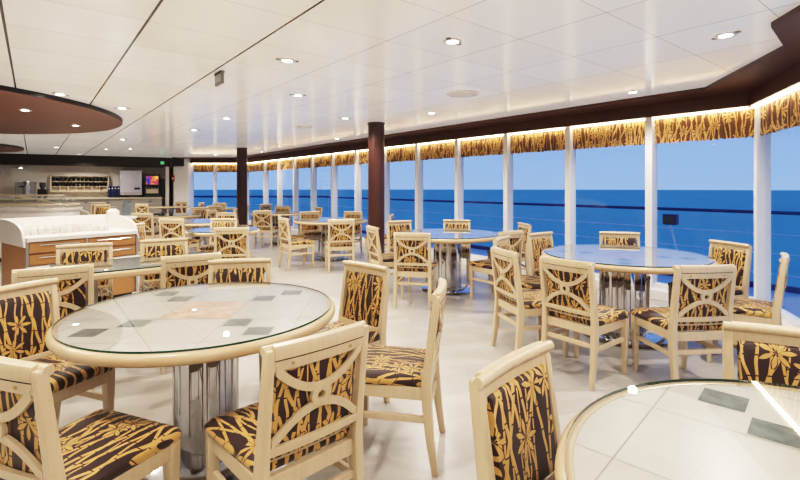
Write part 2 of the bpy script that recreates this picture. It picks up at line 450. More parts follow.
DL = [(.39, 3.39, 'downlight near the top centre of the photo'), (-.96, 3.9, 'downlight right of the ceiling sign plate'), (2.31, 3.25, 'downlight near the brown soffit at upper right'),
      (-1.2, 5.38, 'downlight behind the one beside the sign plate'), (.46, 6.68, 'downlight beyond the round ceiling vent'), (2.64, 5.2, 'small downlight close to the soffit over the window table'),
      (-.86, 7.17, 'downlight in front of the nearer column'), (-2.72, 7.17, 'downlight left of the square vents, mid ceiling'), (-3.9, 8.68, 'downlight behind the canopy tip, mid distance'),
      (-3.95, 5.32, 'downlight just in front of the brown canopy edge'), (-3.8, 6.26, 'downlight beside the tip of the brown canopy'),
      (-7.6, 12.9, 'far downlight left of the two before the servery'), (-8.4, 13.1, 'far downlight third from the right before the servery'), (-9.3, 12.4, 'far downlight near the back canopy'),
      (-6.3, 10.4, 'far downlight behind the round canopy'), (-1.4, 10.2, 'far downlight over the table by the column'), (-4.2, 13.9, 'far downlight close to the farther column')]
for x, y, l in DL: downlight(x, y, l)
for x, y, l in [(-4.95, 6.05, 'downlight set in the brown canopy, nearer one'), (-5.35, 7.55, 'downlight set in the brown canopy, right-hand one')]: downlight(x, y, l, 2.417, 20)
for x, y in [(1.9, 1.3), (-1.3, 1.4), (-3.3, 2.6), (.3, -.6), (-2.6, -.8), (-5.6, 2.0), (-9, 8), (-12, 12.5), (-10.5, 15.0), (-6.2, 15.4)]:  # unseen extra downlights, added to light the room evenly
    downlight(x, y, 'added downlight outside the view for even room light')
# spot lamp over the servery
t = thing('spot_lamp', (*bk(4.2, .75), 2.13), .4, 'small bright spot lamp under the dark bulkhead at far left', 'ceiling light')
MB().lathe([(.02, .0), (.02, -.03), (.05, -.05), (.055, -.11), (.045, -.11)], 20).build('housing', M['white'], t, smooth=True)
MB().lathe([(.044, -.108), (.04, -.113)], 20).build('lens', M['lamp'], t)
t.location.z = CEIL-.02; t.location.z = 2.13
t.location.x, t.location.y = bk(4.2, .4)

# ceiling vents, sign plate
def vent(x, y, r, lab):
    t = thing('ceiling_vent', (x, y, CEIL), 0, lab, 'ceiling vent', 'round ceiling vents')
    MB().lathe([(r, 0), (r, -.012), (r*.86, -.02), (r*.8, -.008)], 40).build('rim', M['white'], t, smooth=True)
    MB().lathe([(r*.75, -.006), (r*.6, -.024), (r*.1, -.026)], 40).build('cone', M['white'], t, smooth=True)
vent(.72, 5.28, .19, 'round white ceiling vent right of centre')
vent(-1.72, 8.15, .16, 'round white ceiling vent left of the nearer column')
p = thing('ceiling_sign', (-1.70, 4.31, CEIL), math.atan2(UY, UX), 'small grey rectangular plate hanging edge-down from a ceiling joint', 'ceiling sign')
MB().box(-.10, .10, -.012, .012, -.12, 0).build('plate', M['greymetal'], p, bevel=.003)
MB().box(-.09, .09, -.02, .02, -.018, -.002).build('top_rail', M['black'], p)
MB().box(-.085, .085, .0125, .014, -.095, -.025).box(-.085, .085, -.014, -.0125, -.095, -.025).build('panel', M['steel'], p)

# ------------------------------------------------------------------ chair
def by(z): return -.205-(z-.46)*.13
def bow(x): return -.014*(1-(x/.2)**2)
def make_chair():
    r = thing('dining_chair', (0, 0, 0), 0, '', 'chair')
    # rear legs: one curved, tapering post each from foot to top
    for s in (-1, 1):
        rings = []
        for z, w, dp in [(0, .028, .032), (.06, .031, .035), (.18, .036, .042), (.32, .039, .048), (.44, .039, .048), (.58, .034, .042), (.74, .032, .038), (.855, .031, .034), (.868, .024, .026)]:
            yc = by(z) if z > .44 else (-.205 - .045*((.44-z)/.44)**1.7)
            xc = s*(.1985 if z > .44 else .1985+.004*(1-z/.44))
            rings.append([(xc-w/2, yc-dp/2, z), (xc+w/2, yc-dp/2, z), (xc+w/2, yc+dp/2, z), (xc-w/2, yc+dp/2, z)])
        MB().quadstrip(rings).build('rear_leg', M['cream'], r, bevel=.004, smooth=True)
        rings = []
        for z, w in [(0, .029), (.02, .03), (.2, .038), (.36, .046), (.425, .046)]:
            rings.append([(s*.198-w/2, .205-w/2, z), (s*.198+w/2, .205-w/2, z), (s*.198+w/2, .205+w/2, z), (s*.198-w/2, .205+w/2, z)])
        MB().quadstrip(rings).build('front_leg', M['cream'], r, bevel=.004, smooth=True)
    # top rail: bowed board with a rolled front edge
    NX = 17; rings = []
    prof = [(-.014, .792), (-.016, .82), (-.015, .86), (-.006, .876), (.008, .88), (.022, .876), (.029, .866), (.027, .854), (.018, .846), (.015, .83), (.014, .792)]
    for i in range(NX):
        x = -.184+.368*i/(NX-1)
        rings.append([(x, by(z)+o+bow(x), z) for o, z in prof])
    MB().quadstrip(rings).build('top_rail', M['cream'], r, smooth=True)
    # rolled scroll that runs over the posts at the front
    rings = []
    for i in range(NX):
        x = -.214+.428*i/(NX-1)
        rings.append([(x, by(.858)+.016+bow(x)*.9+.0165*math.cos(a), .8625+.0165*math.sin(a)) for a in [2*PI*k/12 for k in range(12)]])
    MB().quadstrip(rings).build('scroll', M['cream'], r, smooth=True)
    # dark seam + plugs on the back
    rings = [[(x, by(z)+o+bow(x), z) for o, z in [(-.0172, .829), (-.0172, .832), (-.014, .832), (-.014, .829)]] for x in [-.184+.368*i/8 for i in range(9)]]
    MB().quadstrip(rings).build('seam', M['foot'], r)
    for s in (-1, 1):
        MB().tube([(s*.12, by(.812)-.012+bow(.12), .812), (s*.12, by(.812)-.019+bow(.12), .812)], .006, 10).build('screw_plug', M['plug'], r)
    # upholstered back panel (curved)
    rings = []
    z0, z1 = .478, .812
    for (ix, iz, o) in [(0, 0, .0), (0, 0, .02), (.006, .006, .028), (.03, .03, .034), (.09, .07, .037)]:
        ring = []
        for k in range(NX): 
            x = -(.168-ix)+2*(.168-ix)*k/(NX-1); z = z0+iz; ring.append((x, by(z)+o+bow(x), z))
        for k in range(NX):
            x = (.168-ix)-2*(.168-ix)*k/(NX-1); z = z1-iz; ring.append((x, by(z)+o+bow(x), z))
        rings.append(ring)
    mbp = MB().quadstrip(rings, caps=False)
    # quad caps front and back
    for ri, rev in ((0, True), (len(rings)-1, False)):
        b = ri*2*NX
        for k in range(NX-1):
            q = (b+k, b+k+1, b+2*NX-2-k, b+2*NX-1-k)
            mbp.f.append(q if not rev else tuple(reversed(q))); mbp.mi.append(0)
    mbp.build('backrest', M['fabric'], r, smooth=True, uvf=lambda c: (c.x, c.z+2.0))
    # lower front rail + lower back rail
    for nm, za, zb, o0, o1 in [('lower_rail', .462, .492, .010, .036), ('cross_rail', .496, .528, -.020, -.002)]:
        rings = [[(x, by(z)+o+bow(x), z) for o, z in [(o0, za), (o0, zb), (o1, zb), (o1, za)]] for x in [-.186+.372*i/12 for i in range(13)]]
        MB().quadstrip(rings).build(nm, M['cream'], r, bevel=.002)
    # lattice: two arcs and a ring
    mbl = MB()
    def ribbon(zf, za=None):
        rings = []
        N = 28
        for i in range(N+1):
            x = -.178+.356*i/N; z = zf(x); dz = (zf(x+.002)-zf(x-.002))/.004
            n = Vector((-dz, 1)).normalized()*.0145
            ring = []
            for sgn, o in ((-1, -.018), (1, -.018), (1, -.006), (-1, -.006)):
                xx, zz = x+sgn*n.x, z+sgn*n.y
                ring.append((xx, by(zz)+o+bow(xx), zz))
            rings.append(ring)
        mbl.quadstrip(rings)
    ribbon(lambda x: .699+.096*min(1, abs(x)/.172)**2.0)
    ribbon(lambda x: .635-.096*min(1, abs(x)/.172)**2.0)
    rings = []
    for i in range(25):
        a = 2*PI*i/24
        rings.append([(rr*math.cos(a), by(.667+rr*math.sin(a))+o+bow(0), .667+rr*math.sin(a)) for rr, o in ((.015, -.021), (.040, -.021), (.040, -.006), (.015, -.006))])
    mbl.quadstrip(rings, caps=False)
    mbl.build('back_lattice', M['cream'], r, smooth=True)
    # seat cushion
    def outline(ins, z):
        w1, w0, y0, y1, c = .224-ins, .205-ins, -.188+ins, .236-ins, .03
        pts = []
        for (cx, cy, a0) in [(w1-c, y1-c, 0), (-(w1-c), y1-c, 90), (-(w0-c), y0+c, 180), (w0-c, y0+c, 270)]:
            for k in range(7):
                a = math.radians(a0+90*k/6); pts.append((cx+c*math.cos(a), cy+c*math.sin(a), z))
        return pts
    rings = [outline(i, z) for i, z in [(.012, .420), (.002, .424), (-.004, .438), (-.004, .452), (.003, .464), (.016, .473), (.045, .480), (.10, .485), (.16, .486)]]
    MB().quadstrip(rings).build('seat', M['fabric'], r, smooth=True, uvf=lambda c: (c.x, c.y+(c.z-.48)*.8))
    fr = MB()
    fr.box(-.178, .178, .192, .218, .36, .4215); fr.box(-.18, .18, -.215, -.19, .36, .4215)
    for s in (-1, 1): fr.box(s*.198-.012, s*.198+.012, -.19, .19, .36, .4215)
    fr.build('seat_frame', M['cream'], r, bevel=.003)
    for s in (-1, 1):
        MB().bar((s*.199, -.205, .265), (s*.198, .2, .265), .02, .032).build('stretcher', M['cream'], r, bevel=.003)
    MB().bar((-.185, -.208, .285), (.185, -.208, .285), .02, .032).build('stretcher', M['cream'], r, bevel=.003)
    return r
chair0 = make_chair(); chair_used = []
def chair(x, y, fx, fy, label, group):
    """x, y: centre of the top rail on plan; f: direction the sitter looks"""
    c = chair0 if not chair_used else copy_tree(chair0)
    chair_used.append(c)
    L = math.hypot(fx, fy); fx /= L; fy /= L
    c.location = (x+fx*.262, y+fy*.262, 0); c.rotation_euler = (0, 0, math.atan2(fy, fx)-PI/2)
    c['label'] = label; c['category'] = 'chair'; c['group'] = group
GA = 'chairs at the near left round table'
chair(-.280, 1.625, -.69, .72, 'cream chair with ring lattice back, front centre, nearest to the left round table', GA)
chair(-1.235, 1.40, .37, .93, 'cream lattice back chair cut by the left edge, at bottom left corner', GA)
chair(-2.07, 2.44, .93, -.36, 'upholstered cream chair at the left edge facing right to the near left table', GA)
chair(-1.16, 3.33, .2, -.98, 'cream chair facing us directly behind the near left round table', GA)
chair(-.225, 3.13, -.68, -.73, 'upholstered cream chair facing us at the back right of the near left table', GA)
chair(.22, 2.42, -.985, .18, 'cream chair seen from its side in the aisle right of the near left table', GA)
GB = 'chairs at the near right round table'
chair(.345, 1.42, .72, -.69, 'upholstered cream chair at bottom centre facing the near right table', GB)
chair(1.455, 1.70, -.46, -.89, 'cream chair facing us behind the near right table, at the right edge', GB)
GC = 'chairs at the round window table on the right'
chair(1.19, 3.31, .8, .6, 'cream lattice back chair at the near left side of the right window table', GC)
chair(2.04, 3.05, -.1, .995, 'cream lattice back chair directly in front of the right window table', GC)
chair(.86, 3.84, .97, .25, 'cream lattice back chair seen at a slant, leftmost at the right window table', GC)
chair(2.95, 3.5, -.76, .65, 'cream chair seen edge-on at the right side of the right window table', GC)
chair(3.15, 4.36, -.985, -.17, 'upholstered chair by the corner post facing left to the right window table', GC)
chair(2.55, 5.33, -.29, -.96, 'cream chair facing us behind the right window table against the glass', GC)
chair(1.60, 5.26, .60, -.80, 'upholstered chair facing right at the back left of the right window table', GC)
chair(1.05, 4.77, .85, -.52, 'upholstered chair in the cluster between the two window tables, facing right', GC)
GD = 'chairs at the middle round table by the windows'
chair(.135, 5.23, .2, .98, 'cream lattice back chair directly in front of the middle window table', GD)
chair(.91, 7.33, -.2, -.98, 'cream chair facing us behind the middle window table against the glass', GD)
chair(-.02, 7.12, .5, -.86, 'cream chair facing us at the back left of the middle table, right of the column', GD)
chair(-.38, 6.10, .93, .37, 'cream lattice chair seen edge-on in front of the nearer column', GD)
chair(1.33, 5.44, -.6, .8, 'pale lattice back chair in the cluster facing left to the middle table', GD)
chair(1.80, 6.58, -.99, -.1, 'small far chair showing above the cluster, right of the middle table', GD)
GE = 'chairs at the round table left of the nearer column'
chair(-.95, 7.44, -.26, .96, 'cream lattice back chair in front of the table left of the nearer column', GE)
chair(-2.0, 7.8, .82, .57, 'cream lattice chair seen at a slant on the left of the table by the column', GE)
chair(-1.93, 9.76, .45, -.89, 'cream chair facing us at the back left of the table by the column', GE)
chair(-1.0, 9.82, -.35, -.93, 'cream chair facing us at the back right of the table by the column', GE)
chair(-.15, 8.80, -1, .1, 'cream chair just behind the nearer column facing left', GE)
chair(-2.27, 8.62, .97, .2, 'cream chair partly hidden behind the slanted chair left of the table by the column', GE)
GF = 'chairs at the rectangular table on the left'
chair(-2.25, 2.98, -.55, .835, 'cream lattice back chair behind the left-edge chair, at the rectangular table', GF)
chair(-1.60, 3.53, -.55, .835, 'cream lattice back chair at the near right of the rectangular table', GF)
chair(-2.90, 4.22, .5, -.866, 'cream chair facing us across the rectangular table, in front of the drawers', GF)
chair(-2.38, 4.62, .55, -.835, 'cream chair facing us across the rectangular table, right of the drawers', GF)
GG = 'chairs at the round table beyond the rectangular one'
chair(-2.18, 5.92, -.25, .97, 'cream lattice back chair in front of the round table left of the aisle', GG)
chair(-2.92, 7.60, .05, -1, 'whitish chair facing us behind the round table left of the aisle', GG)
chair(-3.75, 6.50, 1, .1, 'cream chair in profile beside the buffet island facing right', GG)
GH = 'chairs at the far left round tables'
chair(-3.8, 7.6, .1, .995, 'cream lattice back chair standing right beyond the buffet island', GH)
chair(-3.55, 9.38, -.1, -1, 'shaded cream chair facing us behind the second round table on the left', GH)
chair(-5.17, 9.16, -.05, 1, 'cream lattice back chair just right of the glass dispenser', GH)
chair(-5.1, 11.75, -.1, -1, 'cream chair facing us behind the far left round table', GH)
chair(-4.3, 10.5, -1, .1, 'cream chair in profile right of the far left round table', GH)
GK = 'chairs at the round table between the columns'
chair(-3.10, 10.3, .1, 1, 'cream lattice back chair in front of the far table between the columns', GK)
chair(-3.2, 12.5, .1, -1, 'white looking chair facing us behind the far table between the columns', GK)
chair(-3.95, 10.95, .9, .2, 'cream lattice chair at the left of the far table between the columns', GK)
chair(-2.1, 11.9, -.8, -.5, 'tiny chair facing left at the far table, seen against the glass', GK)
chair(-4.15, 14.2, -.7, .6, 'tiny cream chair right of the farther column by the glass', GK)
GL = 'chairs at the farthest tables by the end windows'
chair(-5.15, 12.75, -.2, 1, 'far cream lattice back chair in front of the end window table', GL)
chair(-6.5, 13.6, .9, .4, 'far cream chair facing right at the end window table', GL)
chair(-5.95, 15.1, .2, -1, 'far cream chair facing us behind the end window table', GL)
chair(-4.75, 14.4, -.9, -.3, 'far cream chair just left of the farther column', GL)
chair(-8.1, 14.36, .1, 1, 'far cream lattice back chair below the drink machine', GL)
chair(-7.75, 16.25, -.1, -1, 'whitish far chair facing us by the corner post', GL)
chair(-6.75, 15.6, -.95, 0, 'far cream chair in profile below the left end window', GL)
chair(-8.7, 13.4, .1, -1, 'far cream chair facing us left of the drink machine front', GL)
chair(-10.0, 15.2, .3, -1, 'cream chair facing us behind the buffet island by the counter', GL)

# ------------------------------------------------------------------ tables
def tile_top(R, z):
    mb = MB(); N = 72
    mb.lathe([(R, z-.03), (R, z)], N, mi=0)
    def rect(cx, cy, hx, hy, mi, dz): mb.poly([(cx-hx, cy-hy, z+dz), (cx+hx, cy-hy, z+dz), (cx+hx, cy+hy, z+dz), (cx-hx, cy+hy, z+dz)], mi)
    for g in (-.51, -.17, .17, .51):
        h = math.sqrt(max(R*R-g*g, 0))-.005
        rect(g, 0, .0018, h, 1, .0004); rect(0, g, h, .0018, 1, .0005)
    rect(0, 0, .166, .166, 2, .0009)
    rect(0, 0, .0015, .166, 1, .0012); rect(0, 0, .166, .0015, 1, .0012)
    for sx in (-1, 1):
        for sy in (-1, 1):
            for o in (.236, .368): rect(sx*o, sy*o, .057, .057, 3, .0009)
    return mb
def make_table(R):
    r = thing('round_table', (0, 0, 0), 0, '', 'table')
    MB().lathe([(R*.47, 0), (R*.49, .004), (R*.5, .014), (R*.47, .026), (.08, .03)], 56).build('base', M['chrome'], r, smooth=True)
    pr = .19 if R > .7 else R*.24
    MB().lathe([(pr, .028), (pr, .677)], 128).build('pedestal', M['mirror'], r, smooth=True)
    MB().lathe([(R*.42, .677), (R*.42, .708)], 40).build('bracket', M['darkgrey'], r)
    z = .762; q = R-.04
    rings = []
    N = 96
    for rr, zz in [(q, z), (q+.01, z+.002), (R-.014, z+.001), (R-.003, z-.008), (R, z-.022), (R-.003, z-.036), (R-.014, z-.048), (R-.05, z-.055), (q-.15, z-.055)]:
        rings.append([(rr*math.cos(2*PI*j/N), rr*math.sin(2*PI*j/N), zz) for j in range(N)])
    MB().quadstrip(rings, caps=False).build('rim', M['rim'], r, smooth=True)
    tile_top(q-.0005, z-.0005).build('tile_top', [M['stone'], M['grout'], M['pink'], M['green']], r)
    gm = MB().lathe([(R-.022, z+.0025), (R-.022, z+.0115)], 96)
    g = gm.build('glass_top', [M['tglass'], M['gedge']], r)
    for p in g.data.polygons:
        if abs(p.normal.z) < .5: p.material_index = 1
    # drop the lower face: thin glass keeps one reflecting surface
    bm = bmesh.new(); bm.from_mesh(g.data)
    bmesh.ops.delete(bm, geom=[f for f in bm.faces if f.normal.z < -.5], context='FACES'); bm.to_mesh(g.data); bm.free()
    return r
protoT = {}
def table(x, y, R, rot, label):
    if R not in protoT: t = protoT[R] = make_table(R)
    else: t = copy_tree(protoT[R])
    t.location = (x, y, 0); t.rotation_euler = (0, 0, math.radians(rot))
    t['label'] = label; t['category'] = 'table'; t['group'] = 'round glass-topped tables'
table(-1.008, 2.385, .665, 2, 'large round table at left front, tiled top with rose square under glass')
table(.99, .855, .665, 47, 'round tiled table cut off at the bottom right corner')
table(2.10, 4.31, .735, 20, 'round table by the windows at right, glass top mirroring blue sky')
table(.65, 6.26, .715, 10, 'round glass-topped table in the middle by the windows, right of the column')
table(-1.34, 8.88, .715, 33, 'round table just left of the nearer maroon column')
table(-2.63, 6.82, .52, 12, 'round table left of the aisle with a lattice chair in front')
table(-3.72, 8.52, .665, 40, 'round table behind the one left of the aisle, bluish top')
table(-5.25, 10.45, .665, 0, 'far round table left, beyond the buffet island')
table(-3.02, 11.35, .665, 0, 'far round table between the two columns')
table(-5.7, 14.0, .665, 0, 'far round table in front of the end windows')
table(-7.75, 15.35, .665, 0, 'farthest round table at the corner post by the servery')
# rectangular table
ft = thing('rectangular_table', (*uv2xy(4.485, .72), 0), math.atan2(VY, VX), 'rectangular glass-topped table behind the near left round table', 'table')
MB().box(-.63, .63, -.35, .35, .69, .742).build('rim', M['rim'], ft, bevel=.016, segs=3)
MB().box(-.60, .60, -.32, .32, .7415, .7445).build('tile_top', M['stone'], ft)
g = MB().box(-.615, .615, -.335, .335, .7455, .755).build('glass_top', [M['tglass'], M['gedge']], ft)
for p in g.data.polygons:
    if abs(p.normal.z) < .5: p.material_index = 1
for s in (-1, 1):
    MB().box(s*.36-.05, s*.36+.05, -.05, .05, .02, .69).build('leg', M['steel'], ft, bevel=.004)
    MB().box(s*.36-.06, s*.36+.06, -.28, .28, 0, .02).build('foot', M['steel'], ft, bevel=.004)

# ------------------------------------------------------------------ buffet island with drawers
IL = (-4.02, 4.94); Ie = (.583, .813); ang = math.atan2(.813, .583)
isl = thing('buffet_island', (*IL, 0), ang, 'white topped buffet island with honey wood drawers and curved side panels', 'buffet counter')
ILEN, IDEP = 1.13, .92      # local x along the front, local y to the back
MB().box(.0, ILEN, .03, IDEP, .06, .80).build('cabinet', M['oak'], isl, bevel=.004)
MB().box(.03, ILEN-.03, .08, IDEP-.05, 0, .06).build('plinth', M['darkgrey'], isl)
MB().box(-.005, ILEN+.005, -.02, IDEP, .80, .85).build('countertop', M['whitegloss'], isl, bevel=.008)
MB().box(-.01, ILEN+.01, -.09, .04, .505, .535).build('tray_ledge', M['whitegloss'], isl, bevel=.006)
for x in (0.0, ILEN/2, ILEN):
    MB().box(x-.014, x+.014, .0, .035, .06, .80).build('divider', M['steel'], isl, bevel=.003)
for cx in (0, 1):
    x0 = .018+cx*ILEN/2; x1 = ILEN/2-.018+cx*ILEN/2
    for za, zb in ((.675, .79), (.545, .655)):
        d = MB().box(x0, x1, .004, .03, za, zb).build('drawer', M['oak'], isl, bevel=.004)
        MB().tube([(x0+.08, -.012, zb-.03), (x1-.06, -.012, zb-.03)], .007).tube([(x0+.1, -.012, zb-.03), (x0+.1, .006, zb-.03)], .005).tube([(x1-.08, -.012, zb-.03), (x1-.08, .006, zb-.03)], .005).build('handle', M['chrome'], d, smooth=True)
MB().box(-.005, ILEN+.005, IDEP-.03, IDEP, .85, 1.02).build('back_panel', M['whitegloss'], isl, bevel=.006)
for x in (-.03, ILEN+.005):
    pts = [(IDEP, .745), (IDEP, 1.02)]+[(IDEP-.25-.60*math.sin(a), .88+.14*math.cos(a)) for a in [PI/2*k/12 for k in range(13)]]+[(-.0, .745)]
    MB().quadstrip([[(x, y, z) for y, z in pts], [(x+.025, y, z) for y, z in pts]]).build('side_panel', M['whitegloss'], isl, bevel=.004)
hold = None
for k in range(13):
    lx, ly = .09+k*.068, .36+.02*math.sin(k)
    x = IL[0]+Ie[0]*lx-Ie[1]*ly; y = IL[1]+Ie[1]*lx+Ie[0]*ly
    if hold is None:
        hold = thing('sachet_holder', (x, y, .851), ang, '', 'sachet holder')
        MB().quadstrip([[(-.024,-.03,0),(.024,-.03,0),(.024,.03,0),(-.024,.03,0)], [(-.028,-.034,.06),(.028,-.034,.06),(.028,.034,.06),(-.028,.034,.06)]]).build('dish', M['whitegloss'], hold, bevel=.004)
        mbp = MB()
        for q in range(4): mbp.bar((-.0, -.022+q*.015, .03), (.0, -.024+q*.016, .098), .044, .004, up=(0, 1, 0))
        mbp.build('sachets', M['packet'], hold)
        h = hold
    else:
        h = copy_tree(hold); h.location = (x, y, .851)
    tag(h, 'small white holder of paper sachets, %s from the left on the buffet island' % ORD[k], 'sachet holder', 'sachet holders in a row on the buffet island')

# ------------------------------------------------------------------ serving counter with curved glass guard
sc_ = thing('serving_counter', (-7.55, 8.9, 0), math.radians(8), 'pale serving counter with rounded end and curved glass guard at far left', 'buffet counter')
def stadium(x0, x1, hw, n=14): 
    return [(x0, -hw), (x1, -hw)]+[(x1+hw*math.sin(PI*k/n), -hw*math.cos(PI*k/n)) for k in range(1, n)]+[(x1, hw), (x0, hw)]
MB().prism(stadium(-1.8, .75, .42), .08, .95).build('body', M['white'], sc_, smooth=True)
MB().prism(stadium(-1.75, .70, .36), 0, .08).build('plinth', M['darkgrey'], sc_)
MB().prism(stadium(-1.82, .76, .46), .95, 1.0).build('countertop', M['whitegloss'], sc_, bevel=.006)
prof = [(-.44, 1.04), (-.43, 1.12), (-.36, 1.19), (-.22, 1.23), (0, 1.245)]
rings = []
for y, z in prof:
    st = stadium(-1.7, .68, max(-y, .02))
    st = [p for p in st]
    rings.append([(x, yy, z) for x, yy in st])
MB().quadstrip(rings[:4], caps=False, closed=False).build('glass_guard', M['cglass'], sc_, smooth=True)
MB().tube([(x, y, 1.06) for x, y in stadium(-1.7, .70, .455, 20)], .018).build('lower_rail', M['beige'], sc_, smooth=True)
MB().tube([(x, y, 1.235) for x, y in stadium(-1.7, .68, .22, 20)], .014).build('upper_rail', M['beige'], sc_, smooth=True)
for x in (-1.2, -.2, .7):
    for s in (-1, 1): MB().tube([(x, s*.41, 1.0), (x, s*.41, 1.12), (x, s*.22, 1.235)], .010).build('post', M['steel'], sc_, smooth=True)

sw = [(-.6+1.95*k/16, 0, 1.262-.36*(k/16)**2) for k in range(17)]+[(1.39, 0, .86), (1.40, 0, .78), (1.40, 0, 0)]
MB().tube(sw, .016).build('sweep_rail', M['beige'], sc_, smooth=True)
# stand with glass dispenser jars right of the serving counter
st_ = thing('dispenser_stand', (-5.10, 8.35, 0), .2, 'small white stand behind the buffet island carrying jars', 'stand')
MB().lathe([(.2, 0), (.2, .02), (.05, .04), (.05, .80), (.27, .83), (.27, .86)], 36).build('pedestal', M['white'], st_, smooth=True)
def jar(x, y, z, r, h, mat, lab, lid):
    j = thing('glass_jar', (x, y, z), 0, lab, 'jar', 'jars on the stand')
    MB().lathe([(r*.8, 0), (r, .02), (r, h*.7), (r*.6, h*.9), (r*.62, h)], 28).build('body', mat, j, smooth=True)
    MB().lathe([(r*.66, h), (r*.66, h+.02), (r*.2, h+.035), (r*.2, h+.05)], 24).build('lid', lid, j, smooth=True)
jar(-5.21, 8.31, .861, .10, .15, M['packet'], 'whitish full jar on the small stand behind the island', M['cglass'])
jar(-5.0, 8.37, .861, .075, .27, M['bluewater'], 'pale blue water jar on the small stand, taller one', M['bluewater'])

# ------------------------------------------------------------------ servery along the back wall
angB = math.atan2(BKD[1], BKD[0])
# local frame for back-wall things: x to the viewer's right, y into the room is negative
rB = math.atan2(-BKD[1], -BKD[0])
def bthing(name, t, off, z, lab, cat, group=None):
    x, y = bk(t, off); return thing(name, (x, y, z), rB, lab, cat, group)
ct = bthing('back_counter', 4.6, .42, 0, 'long grey servery counter along the back wall with cupboard doors', 'counter')
MB().box(-4.6, 4.5, -.26, .36, .1, .98).build('cabinet', M['greydoor'], ct)
MB().box(-4.55, 4.45, -.2, .3, 0, .1).build('plinth', M['darkgrey'], ct)
MB().box(-4.62, 4.52, -.31, .38, .98, 1.03).build('worktop', M['beige'], ct, bevel=.006)
for k in range(14):
    x = -4.5+k*.64
    d = MB().box(x, x+.62, -.275, -.26, .14, .94).build('door', M['greydoor'], ct, bevel=.003)
    MB().box(x+.27, x+.35, -.285, -.275, .86, .885).build('handle', M['black'], d)
# wide wall panel + bottle rack
rk = bthing('bottle_rack', 2.62, .14, 1.22, 'beige wall rack with two rows of dark cups and open cubbies below', 'rack')
MB().box(-.85, .85, -.02, .12, 0, .05).box(-.85, -.81, -.02, .12, .05, .58).box(.81, .85, -.02, .12, .05, .58).box(-.85, .85, -.02, .12, .55, .58).box(-.85, .85, .09, .12, .05, .58).build('frame', M['beige'], rk)
for z in (.19, .36): MB().box(-.81, .81, -.02, .09, z, z+.018).build('shelf', M['beige'], rk)
for k in range(7): MB().box(-.81+.23*(k+1)-.006, -.81+.23*(k+1)+.006, -.02, .09, .05, .19).build('divider', M['white'], rk)
cupo = None
for row, z in (('lower', 1.22+.2085), ('upper', 1.22+.3785)):
    for k in range(14):
        x, y = bk(2.62-(-.75+k*.115), .13)
        if cupo is None:
            cupo = MB().lathe([(.036, 0), (.042, .005), (.052, .125), (.048, .125), (.036, .012)], 18).build('cup', M['black'], smooth=True); c = cupo
        else: c = cupo.copy(); COL.objects.link(c)
        c.location = (x, y, z); tag(c, 'dark cup standing on the %s shelf of the beige wall rack' % row, 'cup', 'dark cups on the %s rack shelf' % row)
# coffee machine
cm = bthing('coffee_machine', 4.05, .42, 1.03, 'chrome coffee machine on the counter at far left', 'coffee machine')
MB().box(-.25, .25, -.2, .25, .03, .55).build('body', M['steel'], cm, bevel=.02)
MB().lathe([(.10, .05), (.11, .08), (.11, .5), (.09, .56)], 28, c=(.05, -.21)).build('boiler', M['chrome'], cm, smooth=True)
MB().box(-.12, .02, -.335, -.325, .36, .40).build('badge_plate', M['black'], cm)
MB().box(-.24, .24, -.28, .2, 0, .03).build('base', M['darkgrey'], cm)
cm2 = bthing('grinder', 3.62, .42, 1.03, 'small black coffee grinder beside the chrome coffee machine', 'coffee grinder')
MB().box(-.12, .12, -.14, .14, 0, .3).build('body', M['black'], cm2, bevel=.02)
MB().lathe([(.05, .3), (.09, .42), (.09, .52)], 20).build('hopper', M['darkgrey'], cm2, smooth=True)
# navy glass crates
for k in range(4):
    b = bthing('bin', 1.74-k*.095, .36, 1.03, 'narrow navy bin on the counter left of the ice machine, %s in the row' % ORD[k], 'bin', 'navy bins beside the ice machine')
    MB().box(-.038, .038, -.14, .14, 0, .40).build('shell', M['bluebin'], b, bevel=.008)
    MB().box(-.02, .02, -.147, -.14, .30, .34).build('handle', M['white'], b)
# ice machine
im = bthing('ice_machine', 1.07, .38, 1.03, 'silver ice machine standing on the back counter', 'ice machine')
MB().box(-.34, .34, -.28, .3, .08, .96).build('cabinet', M['steel'], im, bevel=.015)
MB().box(-.33, .33, -.295, -.28, .18, .94).build('front_panel', M['silver'], im, bevel=.006)
MB().box(.10, .28, -.305, -.294, .28, .35).build('dispense_slot', M['black'], im)
for s in (-1, 1): MB().box(s*.28-.03, s*.28+.03, -.2, .2, 0, .08).build('foot', M['darkgrey'], im)
for k in range(2): MB().box(.14+k*.08, .165+k*.08, -.30, -.294, .39, .42).build('button', M['black'], im)
# drinks dispenser
dm = bthing('drink_dispenser', .41, .38, 1.03, 'black drink dispenser with a lit colourful screen on the back counter', 'drink dispenser')
MB().box(-.25, .25, -.2, .28, 0, .82).build('cabinet', M['black'], dm, bevel=.012)
MB().box(-.25, .25, -.30, -.2, 0, .06).build('drip_tray', M['darkgrey'], dm, bevel=.006)
MB().box(-.2, .2, -.212, -.2, .46, .77).build('screen', M['screen'], dm)
MB().box(-.2, .2, -.21, -.2, .14, .34).build('front_panel', M['beige'], dm)
for k in range(4): MB().lathe([(.02, .30), (.022, .36), (.03, .38)], 14, c=(-.14+k*.093, -.235)).build('nozzle', M['black'], dm)
sp = bthing('speaker', .06, .28, 1.03, 'slim black speaker box right of the drink dispenser', 'speaker')
MB().box(-.05, .05, -.1, .1, 0, .68).build('cabinet', M['black'], sp, bevel=.01)
MB().box(-.04, .04, -.106, -.1, .05, .63).build('grille', M['darkgrey'], sp)
